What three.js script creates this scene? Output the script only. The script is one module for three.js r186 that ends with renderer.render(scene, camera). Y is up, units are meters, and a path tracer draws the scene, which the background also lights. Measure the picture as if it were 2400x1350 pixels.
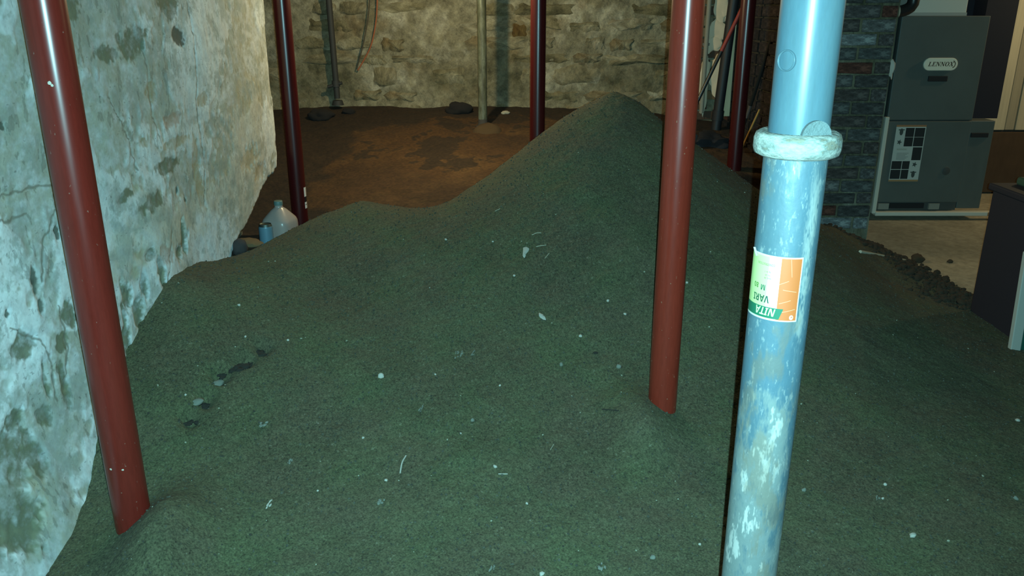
import * as THREE from 'three';
import { mergeGeometries, mergeVertices } from 'three/addons/utils/BufferGeometryUtils.js';
import { RoundedBoxGeometry } from 'three/addons/geometries/RoundedBoxGeometry.js';

// ------------------------------------------------------------------ camera, light, exposure
// metres, y up; the concrete floor is y = 0, the camera looks along -z. V(x, y, d): d metres in front of the camera.
const V = (x, y, d) => new THREE.Vector3(x, y, -d);
const scene = new THREE.Scene();
scene.background = new THREE.Color(0x000000);
const renderer = new THREE.WebGLRenderer({ antialias: true });
renderer.toneMapping = THREE.LinearToneMapping;
renderer.toneMappingExposure = 1.0;
renderer.shadowMap.enabled = true;
const camera = new THREE.PerspectiveCamera(38.74, 2400 / 1350, 0.02, 40);
camera.position.set(0, 1.35, 0);
camera.rotation.set(THREE.MathUtils.degToRad(-18.834), 0, 0);
scene.add(camera);
const FLASH = { colour: new THREE.Color().setRGB(0.43, 0.93, 1.02), power: 27, at: V(0.016, 1.352, 0) };
const LAMP = { colour: new THREE.Color().setRGB(1.0, 0.82, 0.46), power: 4.2, at: V(-0.42, 1.70, 4.82) };
const LAMP2 = { colour: new THREE.Color().setRGB(1.0, 0.84, 0.50), power: 2.7, at: V(4.2, 1.9, 5.2) };
{
  const s = new THREE.SpotLight(FLASH.colour, FLASH.power, 0, THREE.MathUtils.degToRad(60), 1, 2);
  s.position.copy(FLASH.at); s.target.position.set(0.12, 0.12, -3.9);
  s.castShadow = true; s.shadow.radius = 0.12; s.shadow.mapSize.set(2048, 2048); s.shadow.bias = -0.0005;
  s.name = 'phone_flash_light'; scene.add(s); scene.add(s.target); s.target.name = 'flash_aim';
}

// ------------------------------------------------------------------ helpers
function rng(seed) { let a = seed >>> 0; return () => { a = (a + 0x6D2B79F5) >>> 0; let t = a; t = Math.imul(t ^ (t >>> 15), t | 1); t ^= t + Math.imul(t ^ (t >>> 7), t | 61); return ((t ^ (t >>> 14)) >>> 0) / 4294967296; }; }
const PERM = new Uint8Array(512), GRAD = new Float32Array(256);
{ const r = rng(77); const p = [...Array(256).keys()]; for (let i = 255; i > 0; i--) { const j = Math.floor(r() * (i + 1)); [p[i], p[j]] = [p[j], p[i]]; } for (let i = 0; i < 512; i++) PERM[i] = p[i & 255]; for (let i = 0; i < 256; i++) GRAD[i] = r() * 2 - 1; }
function vn(x, y, px = 0, py = 0) {            // value noise -1..1, tiling with periods px, py when given
  let xi = Math.floor(x), yi = Math.floor(y); const fx = x - xi, fy = y - yi;
  const w = (k, p) => p ? ((k % p) + p) % p : k;
  const x0 = w(xi, px) & 255, x1 = w(xi + 1, px) & 255, y0 = w(yi, py) & 255, y1 = w(yi + 1, py) & 255;
  const u = fx * fx * (3 - 2 * fx), v = fy * fy * (3 - 2 * fy);
  const a = GRAD[PERM[x0 + PERM[y0]]], b = GRAD[PERM[x1 + PERM[y0]]], c = GRAD[PERM[x0 + PERM[y1]]], d = GRAD[PERM[x1 + PERM[y1]]];
  return a + (b - a) * u + (c - a) * v + (a - b - c + d) * u * v;
}
function fbm(x, y, o = 5, g = 0.5) { let s = 0, a = 1, n = 0; for (let i = 0; i < o; i++) { s += a * vn(x, y); n += a; a *= g; x = x * 2.03 + 17.1; y = y * 2.03 + 5.7; } return s / n; }
function tfbm(u, v, p, o = 5, g = 0.55) { let s = 0, a = 1, n = 0, k = p; for (let i = 0; i < o; i++) { s += a * vn(u * k + i * 13, v * k + i * 7, k, k); n += a; a *= g; k *= 2; } return s / n; }
const clamp = (x, a = 0, b = 1) => Math.min(b, Math.max(a, x));
const ss = (a, b, x) => { const t = clamp((x - a) / (b - a)); return t * t * (3 - 2 * t); };
const mix = (a, b, t) => a + (b - a) * t;
const mix3 = (a, b, t) => [mix(a[0], b[0], t), mix(a[1], b[1], t), mix(a[2], b[2], t)];
const toS = (c) => { c = clamp(c); return Math.round(255 * (c <= 0.0031308 ? 12.92 * c : 1.055 * Math.pow(c, 1 / 2.4) - 0.055)); };
function tex(w, h, fn, { srgb = true, repeat = true } = {}) {     // fn(u, v) -> linear rgb, or one number for data maps
  const d = new Uint8Array(w * h * 4);
  for (let j = 0; j < h; j++) for (let i = 0; i < w; i++) {
    const c = fn((i + 0.5) / w, (j + 0.5) / h), k = (j * w + i) * 4;
    if (srgb) { d[k] = toS(c[0]); d[k + 1] = toS(c[1]); d[k + 2] = toS(c[2]); } else d[k] = d[k + 1] = d[k + 2] = Math.round(255 * clamp(c));
    d[k + 3] = 255;
  }
  const t = new THREE.DataTexture(d, w, h, THREE.RGBAFormat);
  t.magFilter = THREE.LinearFilter; t.minFilter = THREE.LinearMipmapLinearFilter; t.generateMipmaps = true;
  t.wrapS = t.wrapT = repeat ? THREE.RepeatWrapping : THREE.ClampToEdgeWrapping;
  if (srgb) t.colorSpace = THREE.SRGBColorSpace;
  t.needsUpdate = true; return t;
}
function canvasTex(w, h, draw) {
  const c = document.createElement('canvas'); c.width = w; c.height = h; draw(c.getContext('2d'), w, h);
  const t = new THREE.CanvasTexture(c); t.colorSpace = THREE.SRGBColorSpace; return t;
}
const lin = (r, g, b) => new THREE.Color().setRGB(r, g, b);
const std = (o) => new THREE.MeshStandardMaterial({ roughness: 0.9, metalness: 0, ...o });
const taken = {};
function numbered(n) { const k = taken[n] = (taken[n] ?? -1) + 1; return k ? `${n}_${String(k).padStart(3, '0')}` : n; }
function shade(m) { m.castShadow = m.receiveShadow = true; return m; }
function tag(o, label, category, group, kind) { o.userData.label = label; o.userData.category = category; if (group) o.userData.group = group; if (kind) o.userData.kind = kind; return o; }
function thing(name, label, category, pos = [0, 0, 0], group) { const g = new THREE.Group(); g.name = numbered(name); g.position.set(pos[0], pos[1], -pos[2]); tag(g, label, category, group); scene.add(g); return g; }
function part(parent, name, geo, m, label) { const o = shade(new THREE.Mesh(geo, m)); o.name = name; if (label) o.userData.label = label; parent.add(o); return o; }
function single(name, geo, m, label, category, group, kind) { const o = shade(new THREE.Mesh(geo, m)); o.name = numbered(name); tag(o, label, category, group, kind); scene.add(o); return o; }
function struct(name, geo, m) { const o = shade(new THREE.Mesh(geo, m)); o.name = name; o.userData.kind = 'structure'; scene.add(o); return o; }
function box(w, h, d, x = 0, y = 0, z = 0) { const g = new THREE.BoxGeometry(w, h, d); g.translate(x, y, z); return g; }
function rbox(w, h, d, r, x = 0, y = 0, z = 0) { const g = new RoundedBoxGeometry(w, h, d, 2, r); g.translate(x, y, z); return g; }
function cyl(a, b, r1, r2 = r1, seg = 16) {
  const d = b.clone().sub(a), g = new THREE.CylinderGeometry(r2, r1, d.length(), seg, 1);
  g.applyQuaternion(new THREE.Quaternion().setFromUnitVectors(new THREE.Vector3(0, 1, 0), d.normalize())); g.translate((a.x + b.x) / 2, (a.y + b.y) / 2, (a.z + b.z) / 2); return g;
}
function tube(pts, r, n = 40, seg = 8) { return new THREE.TubeGeometry(new THREE.CatmullRomCurve3(pts), n, r, seg, false); }
function lathe(pts, seg = 40) { return new THREE.LatheGeometry(pts.map((p) => new THREE.Vector2(p[0], p[1])), seg); }
function grid(nu, nv, fn, uvfn) {                // a surface from fn(u, v) -> Vector3
  const pos = [], uv = [], idx = [];
  for (let j = 0; j <= nv; j++) for (let i = 0; i <= nu; i++) { const p = fn(i / nu, j / nv); pos.push(p.x, p.y, p.z); const t = uvfn ? uvfn(p, i / nu, j / nv) : [i / nu, j / nv]; uv.push(t[0], t[1]); }
  for (let j = 0; j < nv; j++) for (let i = 0; i < nu; i++) { const a = j * (nu + 1) + i, b = a + 1, c = a + nu + 1, d = c + 1; idx.push(a, b, d, a, d, c); }
  const g = new THREE.BufferGeometry(); g.setAttribute('position', new THREE.Float32BufferAttribute(pos, 3)); g.setAttribute('uv', new THREE.Float32BufferAttribute(uv, 2)); g.setIndex(idx); g.computeVertexNormals(); return g;
}
function lump(seed, detail = 2, rough = 0.3) {    // an irregular pebble of about unit radius
  const g = mergeVertices(new THREE.IcosahedronGeometry(1, detail).deleteAttribute('uv').deleteAttribute('normal')), p = g.attributes.position;
  for (let i = 0; i < p.count; i++) { const x = p.getX(i), y = p.getY(i), z = p.getZ(i); const k = 1 + rough * (vn(x * 1.7 + seed * 3.1 + z, y * 1.7 + z * 1.3 + seed) + 0.5 * vn(x * 4 + seed, y * 4 - z * 3)); p.setXYZ(i, x * k, y * k, z * k); }
  g.computeVertexNormals(); return g;
}
function at(o, x, y, d) { o.position.set(x, y, -d); return o; }

// ------------------------------------------------------------------ ground heights
// GROUND-BEGIN
function fieldFrom(pts, c) {                      // multiquadric surface through (x, d, h)
  const n = pts.length, N = n + 3, A = [], phi = (dx, dz) => -Math.sqrt(dx * dx + dz * dz + c * c);
  for (let i = 0; i < n; i++) { const r = new Float64Array(N + 1); for (let j = 0; j < n; j++) r[j] = phi(pts[i][0] - pts[j][0], pts[i][1] - pts[j][1]); r[i] += 0.0; r[n] = 1; r[n + 1] = pts[i][0]; r[n + 2] = pts[i][1]; r[N] = pts[i][2]; A.push(r); }
  for (let k = 0; k < 3; k++) { const r = new Float64Array(N + 1); for (let j = 0; j < n; j++) r[j] = k === 0 ? 1 : pts[j][k - 1]; A.push(r); }
  for (let i = 0; i < N; i++) { let m = i; for (let k = i + 1; k < N; k++) if (Math.abs(A[k][i]) > Math.abs(A[m][i])) m = k; [A[i], A[m]] = [A[m], A[i]]; for (let k = i + 1; k < N; k++) { const f = A[k][i] / A[i][i]; if (f) for (let j = i; j <= N; j++) A[k][j] -= f * A[i][j]; } }
  const w = new Float64Array(N); for (let i = N - 1; i >= 0; i--) { let s = A[i][N]; for (let j = i + 1; j < N; j++) s -= A[i][j] * w[j]; w[i] = s / A[i][i]; }
  return (x, d) => { let s = w[n] + w[n + 1] * x + w[n + 2] * d; for (let j = 0; j < n; j++) s += w[j] * phi(x - pts[j][0], d - pts[j][1]); return s; };
}
const CREST = [[-1.164, 3.35, 0.352], [-1.066, 3.4, 0.385], [-0.959, 3.5, 0.424], [-0.823, 3.5, 0.492], [-0.65, 3.5, 0.559], [-0.558, 3.5, 0.544], [-0.454, 3.55, 0.509], [-0.378, 3.55, 0.509], [-0.283, 3.55, 0.538], [-0.19, 3.6, 0.594], [-0.038, 3.65, 0.70], [0.096, 3.7, 0.797], [0.231, 3.75, 0.885], [0.349, 3.8, 0.946], [0.47, 3.85, 0.993], [0.59, 3.85, 0.941], [0.693, 3.85, 0.853], [0.893, 3.9, 0.716], [1.036, 3.95, 0.605], [1.183, 4.0, 0.51], [1.479, 4.2, 0.332], [1.786, 4.5, 0.192]];
const SAND = [...CREST, ...CREST.map(([x, d, h]) => [x, d + 0.4, h - 0.25]), ...CREST.filter((_, i) => i % 2 === 0).map(([x, d, h]) => [x, d + 0.9, h - 0.58]),
  [-1.2, 1.5, 0.06], [-1.2, 1.89, 0.095], [-1.2, 2.035, 0.18], [-1.2, 2.19, 0.262], [-1.2, 2.4, 0.355], [-1.2, 2.55, 0.428], [-1.2, 2.67, 0.478], [-1.2, 2.86, 0.45], [-1.2, 3.15, 0.385],
  [-1.5, 1.9, 0.1], [-1.5, 2.4, 0.36], [-1.5, 2.67, 0.48], [-1.5, 3.2, 0.38],
  [-0.96, 1.78, 0.09], [0.455, 2.29, 0.17], [-0.3, 1.9, 0.1], [-0.5, 2.15, 0.165], [-0.6, 2.8, 0.36], [0.47, 3.0, 0.53], [0.0, 2.6, 0.31], [0.5, 1.85, 0.085],
  [-1.1, 0.3, 0.05], [-0.3, 0.3, 0.05], [0.5, 0.3, 0.05], [1.3, 0.3, 0.05], [2.2, 0.3, 0.05], [-1.1, 1.0, 0.05], [-0.3, 1.0, 0.05], [0.5, 1.0, 0.05], [1.3, 1.0, 0.05], [2.2, 1.0, 0.05], [-0.9, 1.4, 0.055], [0.0, 1.5, 0.06], [1.0, 1.6, 0.06],
  [1.2, 2.2, 0.11], [1.2, 3.0, 0.29], [1.75, 3.6, 0.15], [1.7, 2.6, 0.09], [2.16, 3.7, 0.06], [2.13, 4.2, 0.06], [1.92, 4.42, 0.13], [2.07, 4.62, 0.06], [2.2, 3.0, 0.05], [2.6, 3.0, 0.05], [2.6, 2.2, 0.05],
  [2.4, 3.7, -0.03], [2.38, 4.2, -0.05], [2.36, 4.5, -0.05], [2.22, 4.95, -0.04], [1.7, 5.2, 0.05], [2.9, 3.7, -0.06], [2.9, 4.3, -0.08], [3.0, 3.2, 0.0]];
const sandBase = fieldFrom(SAND, 0.02);
const gauss = (x, d, cx, cd, sx, sd) => Math.exp(-((x - cx) ** 2) / (2 * sx * sx) - ((d - cd) ** 2) / (2 * sd * sd));
const GULLY = [[-0.816, 2.46], [-0.836, 2.42], [-0.862, 2.38], [-0.891, 2.355], [-0.912, 2.315], [-0.924, 2.243], [-0.931, 2.2], [-0.944, 2.154]];
function segDist(x, d, P) { let m = 9; for (let i = 0; i + 1 < P.length; i++) { const [ax, ad] = P[i], [bx, bd] = P[i + 1], ux = bx - ax, ud = bd - ad, t = Math.min(1, Math.max(0, ((x - ax) * ux + (d - ad) * ud) / (ux * ux + ud * ud))); m = Math.min(m, Math.hypot(x - ax - ux * t, d - ad - ud * t)); } return m; }
function sandH(x, d) {
  let h = sandBase(x, d);
  h += 0.10 * gauss(x, d, -0.86, 1.71, 0.065, 0.12) + 0.065 * gauss(x, d, 0.39, 2.21, 0.06, 0.10);
  const g = segDist(x, d, GULLY); if (g < 0.1) h -= (0.024 + 0.012 * Math.sin(d * 61 + x * 37)) * Math.exp(-(g * g) / (2 * 0.021 * 0.021));
  return h;
}
const DIRT = [[-2.3, 3.2, 0.2], [-2.3, 6.5, 0.6], [-1.25, 3.3, 0.22], [-1.25, 3.75, 0.27], [-1.17, 4.05, 0.19], [-1.3, 4.4, 0.21], [-1.0, 4.4, 0.29], [-0.6, 4.3, 0.35], [0, 4.3, 0.36], [0.6, 4.4, 0.37], [1.2, 4.6, 0.38], [1.7, 4.9, 0.36], [1.7, 6.4, 0.52], [-1.6, 6.4, 0.64], [-0.8, 6.4, 0.64], [0, 6.4, 0.64], [0.8, 6.4, 0.62], [-0.2, 5.8, 0.565], [-1.2, 5.4, 0.47], [-0.5, 5.0, 0.44], [0.6, 5.4, 0.5], [-1, 3.4, 0.1], [0, 3.3, 0.1], [1.5, 3.5, 0.0]];
const dirtBase = fieldFrom(DIRT, 0.15);
// GROUND-END
const dirtH = (x, d) => dirtBase(x, d) + 0.018 * fbm(x * 3.1 + 4, d * 3.1, 4) + 0.006 * fbm(x * 17, d * 17, 3);
const sandSurf = (x, d) => sandH(x, d) + 0.010 * fbm(x * 2.3, d * 2.3 + 9, 3) + 0.0045 * fbm(x * 14 + 3, d * 14, 3) + 0.0022 * vn(x * 90, d * 90);

// ------------------------------------------------------------------ materials
const grainBump = tex(512, 512, (u, v) => 0.5 + 0.5 * tfbm(u, v, 16, 5, 0.7), { srgb: false });
const roughBump = tex(512, 512, (u, v) => 0.5 + 0.6 * tfbm(u, v, 6, 6, 0.6), { srgb: false });
function rep(t, x, y = x) { const c = t.clone(); c.repeat.set(x, y); c.needsUpdate = true; return c; }

const sandMap = tex(1024, 1024, (u, v) => {
  const a = tfbm(u, v, 6, 5), b = tfbm(u + 0.37, v + 0.11, 5, 4), g = vn(u * 330, v * 330, 330, 330), s = vn(u * 150 + 9, v * 150, 150, 150);
  let k = 1.04 + 0.24 * a + 0.48 * g + 0.30 * s;
  let c = mix3([0.066, 0.079, 0.038], [0.074, 0.070, 0.040], clamp(0.5 + 1.2 * b));
  c = c.map((x) => x * k);
  if (s > 0.86 && g > 0.45) c = mix3(c, [0.22, 0.22, 0.19], 0.55);
  if (s < -0.82 && g < -0.2) c = c.map((x) => x * 0.5);
  return c;
});
const sandMat = std({ map: sandMap, bumpMap: rep(grainBump, 2), bumpScale: 0.004, roughness: 1 });
const dirtMap = tex(1024, 1024, (u, v) => {
  const a = tfbm(u, v, 5, 6, 0.6), b = tfbm(u + 0.5, v + 0.2, 4, 4), g = vn(u * 260, v * 260, 260, 260);
  let c = mix3([0.072, 0.034, 0.0095], [0.042, 0.021, 0.0070], clamp(0.45 + 1.3 * a));
  c = mix3(c, [0.095, 0.050, 0.017], clamp(b * 1.4 - 0.25));
  return c.map((x) => x * (1 + 0.22 * g));
});
const soilMap = tex(1024, 1024, (u, v) => { // unique over x -2.35..1.68, d 3.24..6.5: soil darkens in a ragged strip along the wall foot, in patches and leftward
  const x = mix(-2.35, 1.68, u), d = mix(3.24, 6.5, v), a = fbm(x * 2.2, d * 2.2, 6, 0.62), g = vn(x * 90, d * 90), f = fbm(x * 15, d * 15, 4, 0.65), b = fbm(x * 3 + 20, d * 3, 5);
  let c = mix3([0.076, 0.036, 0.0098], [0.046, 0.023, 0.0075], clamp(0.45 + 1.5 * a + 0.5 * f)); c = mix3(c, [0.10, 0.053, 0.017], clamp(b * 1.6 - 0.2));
  const darkSoil = Math.max(ss(-0.04, 0.10, d - 5.98 + 0.55 * a + 0.16 * f), ss(0.18, 0.30, -a + 0.25 * f), ss(-0.03, 0.08, -x - 1.02 + 0.4 * fbm(x * 3, d * 3 + 5, 5)));
  c = mix3(c, [0.022, 0.014, 0.007], 0.85 * darkSoil); return c.map((k) => k * (1 + 0.30 * g + 0.4 * f));
});
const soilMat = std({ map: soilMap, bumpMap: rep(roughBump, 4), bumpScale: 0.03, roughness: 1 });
const dirtMat = std({ map: dirtMap, bumpMap: rep(roughBump, 2), bumpScale: 0.02, roughness: 1 });

// ------------------------------------------------------------------ structure: left wall
// relief and colour share these marks: [d, y, radius along d, radius along y, depth, kind]; kind 0 chipped hole, 1 exposed mortar, 2 brown stain, 3 reddish brick
const MARKS = [
  [3.09, 1.256, 0.045, 0.032, 0.008, 0], [1.955, 1.085, 0.012, 0.012, 0.012, 0], [2.115, 0.785, 0.012, 0.018, 0.012, 0], [1.972, 0.70, 0.018, 0.03, 0.012, 0], [1.977, 0.63, 0.014, 0.022, 0.012, 0], [1.836, 0.66, 0.009, 0.012, 0.01, 0], [2.905, 0.73, 0.014, 0.014, 0.012, 0], [2.97, 0.68, 0.011, 0.011, 0.01, 0],
  [2.905, 0.57, 0.05, 0.055, 0.018, 1], [2.82, 0.525, 0.04, 0.035, 0.016, 1], [2.41, 0.50, 0.035, 0.06, 0.014, 1], [2.47, 0.42, 0.035, 0.06, 0.014, 1], [2.37, 0.44, 0.018, 0.06, 0.012, 1], [2.64, 0.50, 0.02, 0.07, 0.014, 1],
  [1.72, 0.33, 0.10, 0.07, 0.014, 1], [1.655, 0.22, 0.09, 0.09, 0.014, 1], [1.80, 0.30, 0.03, 0.07, 0.01, 1], [2.30, 0.62, 0.05, 0.03, 0.006, 1], [2.36, 0.38, 0.03, 0.05, 0.01, 1], [2.52, 0.5, 0.022, 0.05, 0.012, 1], [2.60, 0.58, 0.03, 0.02, 0.008, 1], [2.24, 0.72, 0.03, 0.02, 0.004, 1], [1.78, 0.40, 0.04, 0.03, 0.01, 1], [1.87, 0.56, 0.05, 0.035, 0.006, 1], [2.0, 0.40, 0.018, 0.085, 0.008, 1], [1.93, 0.44, 0.01, 0.06, 0.008, 1], [2.09, 0.56, 0.03, 0.045, 0.007, 1], [2.03, 0.50, 0.03, 0.03, 0.005, 1], [1.885, 0.36, 0.03, 0.035, 0.008, 1],
  [3.70, 0.71, 0.13, 0.06, 0.010, 2], [3.85, 0.62, 0.10, 0.05, 0.01, 2], [2.81, 1.09, 0.05, 0.035, 0.004, 2], [2.69, 0.935, 0.045, 0.02, 0.004, 2], [2.93, 0.975, 0.09, 0.025, 0.006, 3], [3.24, 1.02, 0.05, 0.03, 0.004, 2], [3.13, 0.76, 0.035, 0.16, 0.004, 2], [2.70, 0.55, 0.05, 0.04, 0.006, 3], [2.95, 0.90, 0.14, 0.02, 0.004, 2], [2.85, 0.83, 0.12, 0.025, 0.004, 1], [2.66, 0.74, 0.09, 0.03, 0.003, 1], [2.55, 1.22, 0.10, 0.03, 0.004, 1], [2.72, 1.25, 0.09, 0.05, 0.005, 1], [2.5, 0.8, 0.05, 0.02, 0.003, 1], [3.05, 1.36, 0.10, 0.06, 0.004, 1], [2.35, 1.36, 0.1, 0.05, 0.003, 1]];
const CRACKS = [[[2.13, 0.845], [2.06, 0.79], [2.02, 0.74], [2.0, 0.69]], [[1.86, 0.92], [1.98, 0.93], [2.06, 0.915], [2.14, 0.905]], [[2.50, 1.10], [2.56, 1.02], [2.60, 0.93], [2.61, 0.86]], [[2.78, 1.22], [2.80, 1.12], [2.80, 1.02], [2.82, 0.93]], [[1.84, 0.62], [1.94, 0.55], [1.97, 0.46], [1.95, 0.37]], [[2.78, 0.62], [2.73, 0.56], [2.68, 0.48], [2.66, 0.42]], [[2.04, 0.6], [2.06, 0.53], [2.04, 0.45], [2.0, 0.38]], [[1.80, 0.86], [1.90, 0.87], [2.0, 0.86]], [[3.20, 1.4], [3.22, 1.2], [3.18, 1.0], [3.2, 0.8], [3.15, 0.62]]];
function marksAt(d, y) {
  const wx = 0.75 * fbm(d * 15, y * 15 + 3, 5, 0.65), wy = 0.75 * fbm(d * 15 + 31, y * 15, 5, 0.65), out = [0, 0, 0, 0]; let dep = 0;
  for (const [cd, cy, rd, ry, k, kind] of MARKS) {
    const a = (d - cd) / rd, b = (y - cy) / ry; if (a * a + b * b > 5) continue;
    const r = Math.hypot(a + wx, b + wy), m = 1 - ss(0.75, 1.1, r + 0.25 * vn(d * 70, y * 70));
    if (m > out[kind]) out[kind] = m; dep = Math.max(dep, k * m);
  }
  return [out, dep];
}
function crackAt(d, y) { let m = 9; const wd = d + 0.012 * fbm(d * 25, y * 25, 3), wy = y + 0.012 * fbm(d * 25 + 9, y * 25, 3); for (const P of CRACKS) m = Math.min(m, segDist(wd, wy, P)); return 1 - ss(0.001, 0.005, m); }
const flaked = (d, y) => ss(0.12, 0.22, fbm(d * 2.1 + 40, y * 2.6 + 8, 6, 0.62) + 0.10 * vn(d * 40, y * 40));
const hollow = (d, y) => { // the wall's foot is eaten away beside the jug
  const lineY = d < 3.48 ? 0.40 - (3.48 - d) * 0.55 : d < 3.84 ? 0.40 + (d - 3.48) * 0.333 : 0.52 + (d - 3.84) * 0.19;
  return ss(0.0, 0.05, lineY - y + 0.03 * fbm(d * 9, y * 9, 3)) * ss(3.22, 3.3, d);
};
function leftX(d, y) {
  let x = -1.2 + 0.028 * fbm(d * 1.1 + 2, y * 1.3, 3) + 0.006 * fbm(d * 6, y * 6, 4) + 0.0012 * fbm(d * 30, y * 30, 3);
  x += 0.085 * Math.pow(clamp(1 - y / 0.42), 1.6) * ss(2.35, 1.9, d) + 0.02 * ss(1.9, 1.75, d) * ss(0.4, 0.1, y);
  const [, dep] = marksAt(d, y); x -= dep * 0.7 + 0.0035 * flaked(d, y) + 0.004 * crackAt(d, y);
  x += 0.035 * gauss(d, y, 2.72, 0.45, 0.16, 0.2);
  x -= 0.5 * hollow(d, y);
  x -= 0.10 * ss(4.16, 4.28, d) ** 2;
  return x;
}
const WD0 = -1.1, WD1 = 4.28, WY1 = 2.2;
const plasterMap = tex(2048, 1024, (u, v) => {
  const d = 1.3 + u * 3.0, y = v * 2.2;
  const a = fbm(d * 2.2, y * 2.2 + 5, 6, 0.6), b = fbm(d * 7 + 3, y * 5, 5, 0.6), f = fbm(d * 17, y * 24, 5, 0.68), s = fbm(d * 50, y * 22 + 8, 3, 0.6), sp = vn(d * 170, y * 150);
  let c = mix3([0.76, 0.83, 0.85], [0.59, 0.65, 0.65], clamp(0.5 + 1.1 * a + 0.5 * f));
  c = mix3(c, [0.84, 0.90, 0.90], clamp(1.6 * b - 0.35));
  c = mix3(c, [0.33, 0.345, 0.265], 0.8 * flaked(d, y) * clamp(0.7 + 1.3 * f + 0.3 * s));
  c = mix3(c, [0.40, 0.36, 0.22], 0.55 * ss(0.18, 0.5, fbm(d * 1.6 + 12, y * 3 + 20, 5, 0.6) + 0.2 * f));
  const mo = fbm(d * 9 + 50, y * 11, 6, 0.7), mi = fbm(d * 90, y * 90, 3, 0.7); c = mix3(c, [0.30, 0.35, 0.31], 0.62 * ss(0.02, 0.34, mo + 0.25 * mi)); c = c.map((x) => x * (0.96 + 0.30 * f + 0.13 * s * ss(2.9, 3.3, d) + 0.10 * s + 0.16 * mi));
  if (s + 0.6 * f > 0.46) c = c.map((x) => x * 0.72);
  if (sp > 0.93) c = c.map((x) => x * 0.6);
  const [m] = marksAt(d, y);
  c = mix3(c, [0.075, 0.085, 0.06], 0.9 * m[0]);
  c = mix3(c, [0.13 + 0.12 * f, 0.15 + 0.12 * f, 0.095 + 0.07 * f], 0.92 * m[1] * clamp(0.85 + 1.1 * f));
  c = mix3(c, [0.33, 0.26, 0.12], 0.62 * m[2] * clamp(0.75 + 0.9 * f));
  c = mix3(c, [0.36, 0.24, 0.17], 0.6 * m[3] * clamp(0.8 + f));
  c = mix3(c, [0.17, 0.17, 0.13], 0.75 * crackAt(d, y));
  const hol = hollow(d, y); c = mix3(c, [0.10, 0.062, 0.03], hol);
  return c;
}, { repeat: true });
plasterMap.wrapS = THREE.MirroredRepeatWrapping;
const plasterMat = std({ map: plasterMap, bumpMap: rep(roughBump, 6, 6), bumpScale: 0.0025, roughness: 0.95 });
{
  const nd = 430, ny = 180;
  const front = grid(nd, ny, (u, v) => { const d = mix(WD0, WD1, u < 0.2 ? u * 2.34 : 0.468 + (u - 0.2) * 0.665), y = v * WY1; return V(leftX(d, y), y, d); }, (p) => [(-p.z - 1.3) / 3.0, p.y / 2.2]);
  struct('wall_left', front, plasterMat);
  const back = struct('wall_left_core', mergeGeometries([box(0.5, 2.3, 3.3 - WD0, -1.62, 1.1, -(3.3 + WD0) / 2), box(0.3, 1.56, 4.27 - 3.3, -1.5, 1.45, -(4.27 + 3.3) / 2), box(0.12, 2.3, 1.0, -1.85, 1.1, -3.78)]), std({ map: dirtMap, roughness: 1 }));
  back.name = 'wall_left_backing';
}
// ------------------------------------------------------------------ far wall of limewashed rubble
const rubbleMap = tex(1024, 1024, (u, v) => {
  const a = tfbm(u, v, 4, 6, 0.6), b = tfbm(u + 0.3, v + 0.7, 6, 5, 0.6), f = tfbm(u + 0.1, v, 32, 4, 0.7), s = vn(u * 220, v * 220, 220, 220);
  let c = mix3([0.26, 0.235, 0.155], [0.17, 0.15, 0.088], clamp(0.5 + 1.4 * a));
  c = mix3(c, [0.40, 0.375, 0.28], clamp(2.2 * b - 0.3));
  c = mix3(c, [0.085, 0.078, 0.040], clamp(-2.4 * b - 0.28) * 0.85);
  c = mix3(c, [0.17, 0.115, 0.05], clamp(2.2 * tfbm(u + 0.6, v + 0.45, 5, 5) - 0.35) * 0.75);
  return c.map((x) => x * (0.95 + 0.6 * f + 0.14 * s));
});
const rubbleMat = std({ map: rubbleMap, bumpMap: rep(roughBump, 2), bumpScale: 0.02, roughness: 1 });
const FW = 6.4;
const farZ = (x, y) => FW + 0.02 * fbm(x * 1.5, y * 2.5, 3) + 0.017 * fbm(x * 5, y * 11, 5, 0.62) - 0.03 * ss(0.72, 0.6, y);
const wallFar = struct('wall_far', grid(260, 110, (u, v) => V(mix(-2.45, 4.6, u), v * 2.2, farZ(mix(-2.45, 4.6, u), v * 2.2)), (p) => [p.x / 1.3, p.y / 1.3]), rubbleMat);
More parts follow.
